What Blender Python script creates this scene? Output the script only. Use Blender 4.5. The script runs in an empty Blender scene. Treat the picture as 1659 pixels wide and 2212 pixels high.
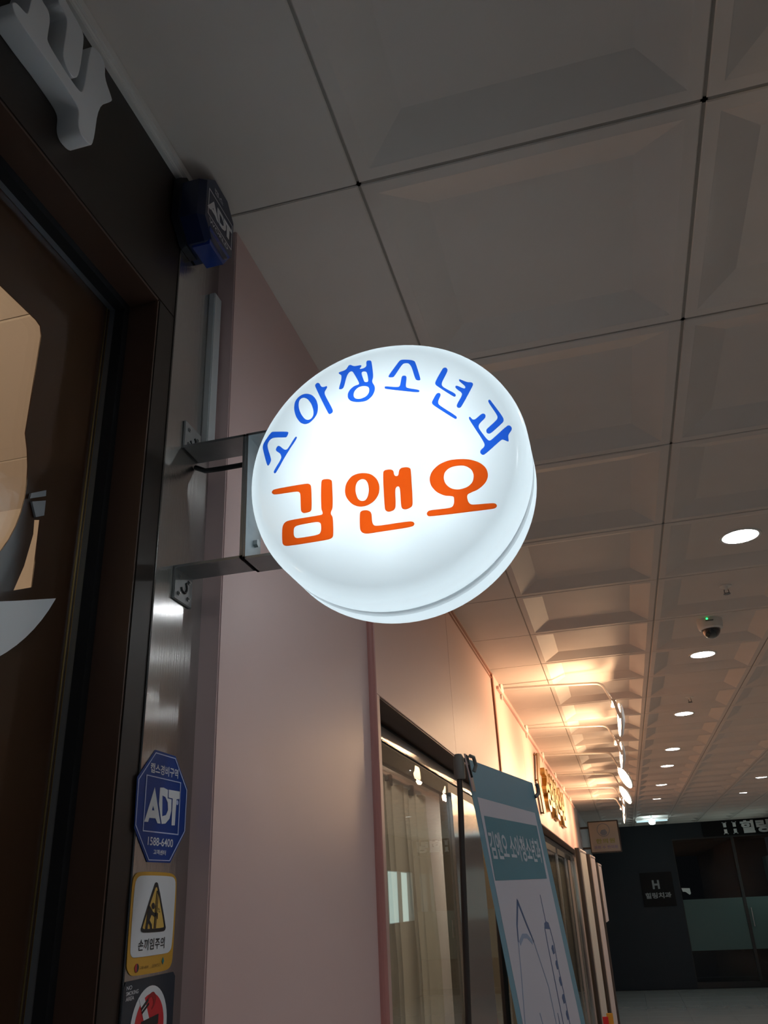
import bpy, bmesh, math, random
from mathutils import Vector, Matrix

S = bpy.context.scene
COL = S.collection
random.seed(7)

# ---------------------------------------------------------------- camera, world, exposure
CAMZ, CEIL = 1.70, 2.89
cam_d = bpy.data.cameras.new('camera')
cam_d.sensor_fit = 'VERTICAL'
cam_d.sensor_height = 24.0
cam_d.lens = 24.0 * 1789.95 / 2212.0
cam_d.clip_start = 0.02
cam = bpy.data.objects.new('camera', cam_d)
COL.objects.link(cam)
cam.matrix_world = Matrix(((0.965082, 0.149004, 0.215441, 0.0),
                           (0.258181, -0.402077, -0.878451, 0.0),
                           (-0.044269, 0.9034, -0.426507, CAMZ),
                           (0, 0, 0, 1)))
S.camera = cam
w = bpy.data.worlds.new('world')
S.world = w
w.use_nodes = True
w.node_tree.nodes['Background'].inputs[0].default_value = (0.75, 0.85, 1.0, 1)
w.node_tree.nodes['Background'].inputs[1].default_value = 0.05
S.view_settings.view_transform = 'Standard'
S.view_settings.look = 'None'
S.view_settings.gamma = 1.0
S.view_settings.exposure = 0.0
S.cycles.use_denoising = True
S.cycles.max_bounces = 10
S.cycles.sample_clamp_indirect = 4.0
# lamp strengths (used by the lamp builders)
DOWN_E = 310.0      # ceiling downlight bulbs
WARM_E = 145.0      # arm spotlights over the pink fascia
SIGN_W = 0.165       # lamps inside the round sign
BATTEN_E = 1.0

# ---------------------------------------------------------------- helpers
def wloc(o):
    v = Vector((0, 0, 0))
    while o:
        v += o.location
        o = o.parent
    return v

def link(name, data, parent=None):
    o = bpy.data.objects.new(name, data)
    COL.objects.link(o)
    if parent: o.parent = parent
    return o

def tag(o, label=None, cat=None, group=None, kind=None):
    if label: o['label'] = label
    if cat: o['category'] = cat
    if group: o['group'] = group
    if kind: o['kind'] = kind
    return o

def thing(name, loc, label, cat, group=None):
    o = link(name, None)
    o.empty_display_size = 0.05
    o.location = loc
    return tag(o, label, cat, group)

def struct(name, loc=(0, 0, 0)):
    o = link(name, None)
    o.location = loc
    return tag(o, kind='structure')

class MB:
    """collects shapes in world coordinates; build() links them as one mesh object"""
    def __init__(s): s.bm = bmesh.new()
    def box(s, x0, x1, y0, y1, z0, z1, bev=0.0):
        r = bmesh.ops.create_cube(s.bm, size=1.0)
        for v in r['verts']:
            v.co = Vector(((x0+x1)/2 + v.co.x*(x1-x0), (y0+y1)/2 + v.co.y*(y1-y0), (z0+z1)/2 + v.co.z*(z1-z0)))
        if bev > 0:
            es = list({e for v in r['verts'] for e in v.link_edges})
            bmesh.ops.bevel(s.bm, geom=es, offset=bev, segments=2, affect='EDGES', clamp_overlap=True)
        return s
    def cyl(s, p0, p1, r0, r1=None, n=16, caps=True):
        p0, p1 = Vector(p0), Vector(p1)
        d = p1 - p0
        m = Matrix.Translation((p0+p1)/2) @ d.to_track_quat('Z', 'Y').to_matrix().to_4x4()
        bmesh.ops.create_cone(s.bm, cap_ends=caps, segments=n, radius1=r0, radius2=r0 if r1 is None else r1, depth=d.length, matrix=m)
        return s
    def tube(s, pts, r, n=10):
        pts = [Vector(p) for p in pts]
        rings = []
        up = None
        for i, p in enumerate(pts):
            t = (pts[min(i+1, len(pts)-1)] - pts[max(i-1, 0)]).normalized()
            if up is None:
                up = t.orthogonal().normalized()
            up = (up - t*up.dot(t)).normalized()
            b = t.cross(up)
            rr = r[i] if isinstance(r, (list, tuple)) else r
            rings.append([s.bm.verts.new(p + (up*math.cos(a) + b*math.sin(a))*rr) for a in [2*math.pi*k/n for k in range(n)]])
        for A, B in zip(rings, rings[1:]):
            for k in range(n):
                s.bm.faces.new((A[k], A[(k+1) % n], B[(k+1) % n], B[k]))
        s.bm.faces.new(rings[0][::-1]); s.bm.faces.new(rings[-1])
        return s
    def lathe(s, prof, origin, axis, n=48, close=False):
        """prof: list of (radius, distance along axis)"""
        o = Vector(origin); a = Vector(axis).normalized()
        u = a.orthogonal().normalized(); v = a.cross(u)
        rings = []
        for r, h in prof:
            if r < 1e-6: rings.append([s.bm.verts.new(o + a*h)])
            else: rings.append([s.bm.verts.new(o + a*h + (u*math.cos(t) + v*math.sin(t))*r) for t in [2*math.pi*k/n for k in range(n)]])
        for A, B in zip(rings, rings[1:]):
            for k in range(n):
                k2 = (k+1) % n
                if len(A) == 1 and len(B) == 1: continue
                if len(A) == 1: s.bm.faces.new((A[0], B[k2], B[k]))
                elif len(B) == 1: s.bm.faces.new((A[k], A[k2], B[0]))
                else: s.bm.faces.new((A[k], A[k2], B[k2], B[k]))
        return s
    def quad(s, a, b, c, d):
        s.bm.faces.new([s.bm.verts.new(p) for p in (a, b, c, d)]); return s
    def hexa(s, P):
        """8 corners: 4 of one face, then the 4 matching of the opposite face"""
        v = [s.bm.verts.new(p) for p in P]
        for f in ((0, 1, 2, 3), (7, 6, 5, 4), (0, 4, 5, 1), (1, 5, 6, 2), (2, 6, 7, 3), (3, 7, 4, 0)):
            s.bm.faces.new([v[i] for i in f])
        return s
    def build(s, name, mat, parent=None, smooth=False, keep=False):
        bmesh.ops.recalc_face_normals(s.bm, faces=s.bm.faces)
        me = bpy.data.meshes.new(name)
        off = wloc(parent)
        for v in s.bm.verts: v.co -= off
        s.bm.to_mesh(me); s.bm.free()
        me.materials.append(mat)
        if smooth:
            me.shade_smooth()
            me.set_sharp_from_angle(angle=math.radians(38))
        return link(name, me, parent)

def chaikin(L, n=1):
    for _ in range(n):
        out = []
        for i, p in enumerate(L):
            q = L[(i+1) % len(L)]
            out += [(p[0]*.78+q[0]*.22, p[1]*.78+q[1]*.22), (p[0]*.22+q[0]*.78, p[1]*.22+q[1]*.78)]
        L = out
    return L

def flat_mesh(loops, ext=0.0, bevel=0.0):
    cu = bpy.data.curves.new('c', 'CURVE')
    cu.dimensions = '2D'; cu.fill_mode = 'BOTH'; cu.extrude = ext; cu.bevel_depth = bevel; cu.bevel_resolution = 2
    for L in loops:
        sp = cu.splines.new('POLY'); sp.points.add(len(L)-1)
        for p, q in zip(sp.points, L): p.co = (q[0], q[1], 0, 1)
        sp.use_cyclic_u = True
    ob = bpy.data.objects.new('c', cu)
    me = bpy.data.meshes.new_from_object(ob)
    bpy.data.objects.remove(ob); bpy.data.curves.remove(cu)
    return me

def text_mesh(s, size=1.0, bold=0.0, ext=0.0, width=None, height=None, spacing=1.0):
    cu = bpy.data.curves.new('t', 'FONT')
    cu.body = s; cu.size = size; cu.offset = bold; cu.extrude = ext; cu.space_character = spacing
    cu.resolution_u = 4
    ob = bpy.data.objects.new('t', cu)
    me = bpy.data.meshes.new_from_object(ob)
    bpy.data.objects.remove(ob); bpy.data.curves.remove(cu)
    xs = [v.co.x for v in me.vertices]; ys = [v.co.y for v in me.vertices]
    if not xs: return me
    cx, cy = (min(xs)+max(xs))/2, (min(ys)+max(ys))/2
    kx = width/(max(xs)-min(xs)) if width else 1
    ky = height/(max(ys)-min(ys)) if height else (kx if width else 1)
    if not width: kx = ky
    for v in me.vertices: v.co.x = (v.co.x-cx)*kx; v.co.y = (v.co.y-cy)*ky
    return me

def put(me, name, mat, parent, origin, ux, uy, scale=1.0):
    """place a flat mesh (x,y,z=normal) in world space: axes ux, uy"""
    ux = Vector(ux); uy = Vector(uy); un = ux.cross(uy)
    o = Vector(origin) - wloc(parent)
    for v in me.vertices:
        c = v.co.copy()
        v.co = o + ux*c.x*scale + uy*c.y*scale + un*c.z*scale
    me.name = name
    me.materials.clear(); me.materials.append(mat)
    return link(name, me, parent)

XZ = ((1, 0, 0), (0, 0, 1))      # faces -Y
YZ = ((0, 1, 0), (0, 0, 1))      # faces +X

def copy_tree(o, parent=None):
    c = o.copy(); COL.objects.link(c)
    if parent: c.parent = parent
    for ch in list(o.children): copy_tree(ch, c)
    return c

# ---------------------------------------------------------------- materials
def mat(name, col, rough=0.5, metal=0.0, spec=0.5, noise=None, bump=None, aniso=0.0, coat=0.0, emit=None):
    m = bpy.data.materials.new(name); m.use_nodes = True
    nt = m.node_tree; b = nt.nodes['Principled BSDF']
    b.inputs['Base Color'].default_value = (*col, 1)
    b.inputs['Roughness'].default_value = rough
    b.inputs['Metallic'].default_value = metal
    b.inputs['Specular IOR Level'].default_value = spec
    b.inputs['Coat Weight'].default_value = coat
    if emit:
        b.inputs['Emission Color'].default_value = (*emit[0], 1); b.inputs['Emission Strength'].default_value = emit[1]
    if noise:                                   # (scale xyz, amount, second colour)
        tc = nt.nodes.new('ShaderNodeTexCoord'); mp = nt.nodes.new('ShaderNodeMapping')
        mp.inputs['Scale'].default_value = noise[0]
        n = nt.nodes.new('ShaderNodeTexNoise'); n.inputs['Scale'].default_value = 1.0; n.inputs['Detail'].default_value = 5
        r = nt.nodes.new('ShaderNodeMapRange'); r.inputs['From Min'].default_value = .35; r.inputs['From Max'].default_value = .75
        r.inputs['To Max'].default_value = noise[1]
        mx = nt.nodes.new('ShaderNodeMix'); mx.data_type = 'RGBA'
        mx.inputs['A'].default_value = (*col, 1); mx.inputs['B'].default_value = (*noise[2], 1)
        nt.links.new(tc.outputs['Object'], mp.inputs[0]); nt.links.new(mp.outputs[0], n.inputs['Vector'])
        nt.links.new(n.outputs['Fac'], r.inputs[0]); nt.links.new(r.outputs[0], mx.inputs['Factor'])
        nt.links.new(mx.outputs['Result'], b.inputs['Base Color'])
    if bump:
        tc = nt.nodes.new('ShaderNodeTexCoord'); mp = nt.nodes.new('ShaderNodeMapping'); mp.inputs['Scale'].default_value = bump[0]
        n = nt.nodes.new('ShaderNodeTexNoise'); n.inputs['Scale'].default_value = 1.0; n.inputs['Detail'].default_value = 3
        bp = nt.nodes.new('ShaderNodeBump'); bp.inputs['Strength'].default_value = bump[1]; bp.inputs['Distance'].default_value = 0.002
        nt.links.new(tc.outputs['Object'], mp.inputs[0]); nt.links.new(mp.outputs[0], n.inputs['Vector'])
        nt.links.new(n.outputs['Fac'], bp.inputs['Height']); nt.links.new(bp.outputs[0], b.inputs['Normal'])
    if aniso:
        b.inputs['Anisotropic'].default_value = aniso
        tg = nt.nodes.new('ShaderNodeTangent'); tg.direction_type = 'RADIAL'; tg.axis = 'Z'
        nt.links.new(tg.outputs[0], b.inputs['Tangent'])
    return m

def emis(name, col, st):
    m = bpy.data.materials.new(name); m.use_nodes = True
    nt = m.node_tree; nt.nodes.clear()
    e = nt.nodes.new('ShaderNodeEmission'); e.inputs[0].default_value = (*col, 1); e.inputs[1].default_value = st
    o = nt.nodes.new('ShaderNodeOutputMaterial'); nt.links.new(e.outputs[0], o.inputs[0])
    return m

def glass(name, tint=(1, 1, 1), refl=0.04, rough=0.0):
    m = bpy.data.materials.new(name); m.use_nodes = True
    nt = m.node_tree; nt.nodes.clear()
    t = nt.nodes.new('ShaderNodeBsdfTransparent'); t.inputs[0].default_value = (*tint, 1)
    g = nt.nodes.new('ShaderNodeBsdfGlossy'); g.inputs['Roughness'].default_value = rough
    lw = nt.nodes.new('ShaderNodeLayerWeight'); lw.inputs['Blend'].default_value = .5
    pw = nt.nodes.new('ShaderNodeMath'); pw.operation = 'POWER'; pw.inputs[1].default_value = 5
    a = nt.nodes.new('ShaderNodeMath'); a.operation = 'MULTIPLY_ADD'; a.inputs[1].default_value = 1-refl; a.inputs[2].default_value = refl; a.use_clamp = True
    mx = nt.nodes.new('ShaderNodeMixShader'); o = nt.nodes.new('ShaderNodeOutputMaterial')
    nt.links.new(lw.outputs['Facing'], pw.inputs[0]); nt.links.new(pw.outputs[0], a.inputs[0]); nt.links.new(a.outputs[0], mx.inputs[0])
    nt.links.new(t.outputs[0], mx.inputs[1]); nt.links.new(g.outputs[0], mx.inputs[2]); nt.links.new(mx.outputs[0], o.inputs[0])
    return m

def translucent(name, col, diff=0.35, gloss=0.06, rough=0.15):
    """thin lit plastic: light from lamps behind it comes through"""
    m = bpy.data.materials.new(name); m.use_nodes = True
    nt = m.node_tree; nt.nodes.clear()
    t = nt.nodes.new('ShaderNodeBsdfTranslucent'); t.inputs[0].default_value = (*col, 1)
    d = nt.nodes.new('ShaderNodeBsdfDiffuse'); d.inputs[0].default_value = (*col, 1)
    g = nt.nodes.new('ShaderNodeBsdfGlossy'); g.inputs['Roughness'].default_value = rough
    m1 = nt.nodes.new('ShaderNodeMixShader'); m1.inputs[0].default_value = diff
    m2 = nt.nodes.new('ShaderNodeMixShader'); m2.inputs[0].default_value = gloss
    o = nt.nodes.new('ShaderNodeOutputMaterial')
    nt.links.new(t.outputs[0], m1.inputs[1]); nt.links.new(d.outputs[0], m1.inputs[2])
    nt.links.new(m1.outputs[0], m2.inputs[1]); nt.links.new(g.outputs[0], m2.inputs[2]); nt.links.new(m2.outputs[0], o.inputs[0])
    return m

M = {}
M['tile'] = mat('ceiling_white', (.73, .665, .615), .55, spec=.3, noise=((9, 9, 9), .25, (.63, .565, .51)))
M['bar'] = mat('grid_bar_paint', (.30, .27, .24), .5)
M['dark_void'] = mat('ceiling_void', (.05, .047, .043), .9)
M['brown'] = mat('brown_film', (.019, .011, .007), .38, spec=.32, noise=((3, 3, .6), .5, (.014, .008, .005)))
M['brown_glass'] = mat('brown_glass_film', (.066, .034, .019), .10, noise=((5, 5, 1), .5, (.048, .024, .013)))
M['steel'] = mat('brushed_steel', (.56, .56, .55), .19, 1.0, aniso=.98, bump=((500, 500, .4), .22))
M['steel_dark'] = mat('dark_steel', (.18, .185, .19), .35, 1.0, aniso=.6)
M['chrome'] = mat('chrome', (.75, .75, .75), .12, 1.0)
M['galv'] = mat('galvanised_steel', (.36, .38, .385), .45, .85, noise=((40, 40, 40), .5, (.27, .29, .295)))
M['bolt'] = mat('bolt_zinc', (.42, .43, .42), .4, 1.0)
M['black'] = mat('black_plastic', (.015, .015, .016), .4)
M['rubber'] = mat('black_rubber', (.010, .011, .013), .55)
M['grey_plastic'] = mat('grey_plastic', (.17, .165, .15), .5)
M['white_paint'] = mat('white_paint', (.78, .76, .72), .35)
M['duct'] = mat('duct_white', (.62, .65, .66), .35, .3)
M['pink'] = mat('pink_panel', (.66, .48, .46), .38, spec=.5, noise=((1.2, 1.2, 1.2), .35, (.62, .41, .39)))
M['pink2'] = mat('pink_fascia', (.80, .54, .48), .45, noise=((2, 2, 2), .3, (.76, .51, .44)))
M['bead'] = mat('red_bead', (.48, .20, .18), .4)
M['brown_trim'] = mat('brown_trim', (.30, .11, .06), .4)
M['soffit'] = mat('soffit_brown', (.11, .055, .038), .5)
M['grey_wall'] = mat('grey_wall', (.45, .40, .39), .6)
M['dark_wall'] = mat('dark_wall', (.015, .021, .029), .5, spec=.3, noise=((1.5, 1.5, 1.5), .4, (.011, .016, .022)))
M['floor'] = mat('floor_tile', (.38, .40, .39), .12, noise=((5, 5, 5), .4, (.33, .345, .34)))
M['grout'] = mat('floor_grout', (.16, .16, .155), .7)
M['right_wall'] = mat('right_wall', (.36, .35, .35), .5)
M['acrylic'] = mat('white_acrylic', (.74, .77, .79), .3)
M['reflection_grey'] = mat('reflection_grey', (.26, .27, .28), .3)
M['channel'] = mat('door_channel_metal', (.30, .33, .38), .4, .7)
M['acrylic_edge'] = mat('acrylic_edge', (.50, .53, .55), .3)
M['curtain'] = translucent('curtain_cloth', (.56, .48, .37), .60, 0.0)
M['interior'] = mat('interior_wall', (.72, .66, .60), .6)
M['blue'] = mat('sticker_blue', (.006, .042, .24), .3, spec=.3)
M['blue_lens'] = mat('blue_lens', (.004, .03, .22), .12, coat=.5)
M['siren'] = mat('siren_blue', (.005, .013, .055), .3)
M['siren_dark'] = mat('siren_dark', (.008, .010, .016), .4)
M['print_white'] = mat('print_white', (.72, .73, .76), .4)
M['print_line'] = mat('print_line', (.50, .56, .78), .4)
M['yellow'] = mat('sticker_yellow', (.62, .33, .04), .35)
M['amber'] = mat('sticker_amber', (.66, .42, .09), .35)
M['navy'] = mat('sticker_navy', (.018, .028, .042), .35)
M['red'] = mat('sticker_red', (.58, .018, .028), .35)
M['red_dark'] = mat('sticker_red_dark', (.28, .008, .014), .35)
M['laminate'] = mat('brown_laminate', (.085, .045, .030), .4, noise=((8, 8, .5), .5, (.055, .027, .017)))
M['board'] = mat('sign_board_black', (.003, .003, .004), .45, spec=.2)
M['sign_grey'] = mat('sign_letter_grey', (.30, .32, .33), .45)
M['ink'] = mat('ink_black', (.012, .012, .014), .4)
M['emblem_red'] = mat('emblem_red', (.45, .04, .05), .4)
M['teal_logo'] = mat('teal_logo', (.02, .20, .22), .4)
M['gold'] = mat('gold_metal', (.62, .42, .14), .28, 1.0)
M['gold_dark'] = mat('gold_dark', (.22, .13, .05), .4, .6)
M['ban_teal'] = mat('banner_teal', (.10, .27, .36), .35, spec=.6)
M['ban_dark'] = mat('banner_header', (.035, .20, .27), .35, spec=.6)
M['ban_white'] = mat('banner_white', (.52, .52, .60), .35, spec=.6)
M['ban_letter'] = mat('banner_letter', (.50, .54, .60), .4)
M['ban_ink'] = mat('banner_ink', (.035, .09, .22), .4)
M['ban_pale'] = mat('banner_pale_ink', (.24, .31, .46), .4)
M['far_ban'] = mat('far_banner', (.44, .41, .38), .5, noise=((4, 4, 2.2), .7, (.42, .46, .40)))
M['far_ban2'] = mat('far_banner_pale', (.50, .43, .41), .5)
M['pole'] = mat('pole_bronze', (.035, .028, .025), .45)
M['box_face'] = translucent('lightbox_face', (.34, .32, .29), .6)
M['green_print'] = mat('green_print', (.20, .22, .06), .5)
M['purple_print'] = mat('purple_print', (.16, .15, .28), .5)
M['blue_print'] = mat('blue_grey_print', (.14, .17, .22), .5)
M['shell'] = translucent('sign_shell', (.88, .925, .955), .30, .05, .12)
M['film_blue'] = translucent('film_blue', (.16, .40, .93), .06, .03)
M['film_orange'] = translucent('film_orange', (1.0, .335, .09), .06, .03)
M['drum'] = translucent('drum_teal', (.015, .17, .27), .3)
M['drum_in'] = mat('drum_white', (.88, .90, .90), .7)
M['glass'] = glass('clear_glass', (.93, .95, .94), .03)
M['glass_dark'] = glass('smoked_glass', (.35, .36, .36), .05)
M['frost'] = mat('frosted_film', (.055, .10, .098), .5)
M['bulb_cool'] = emis('bulb_cool', (.93, .98, 1.0), DOWN_E)
M['bulb_warm'] = emis('bulb_warm', (1.0, .62, .35), WARM_E)
M['batten_e'] = emis('batten_tube', (.65, .95, 1.0), BATTEN_E)
M['bare_bulb'] = emis('bare_bulb', (.75, .98, 1.0), 30)
M['lit_room'] = emis('lit_room', (.75, 1.0, .92), 1.2)
M['led_green'] = emis('led_green', (.02, 1.0, .15), 4)
M['reflector'] = mat('reflector_white', (.85, .90, .90), .3)
M['dome'] = mat('dome_smoked', (.02, .02, .022), .06, coat=1.0)
M['paper'] = mat('paper_white', (.75, .78, .78), .6)
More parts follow.
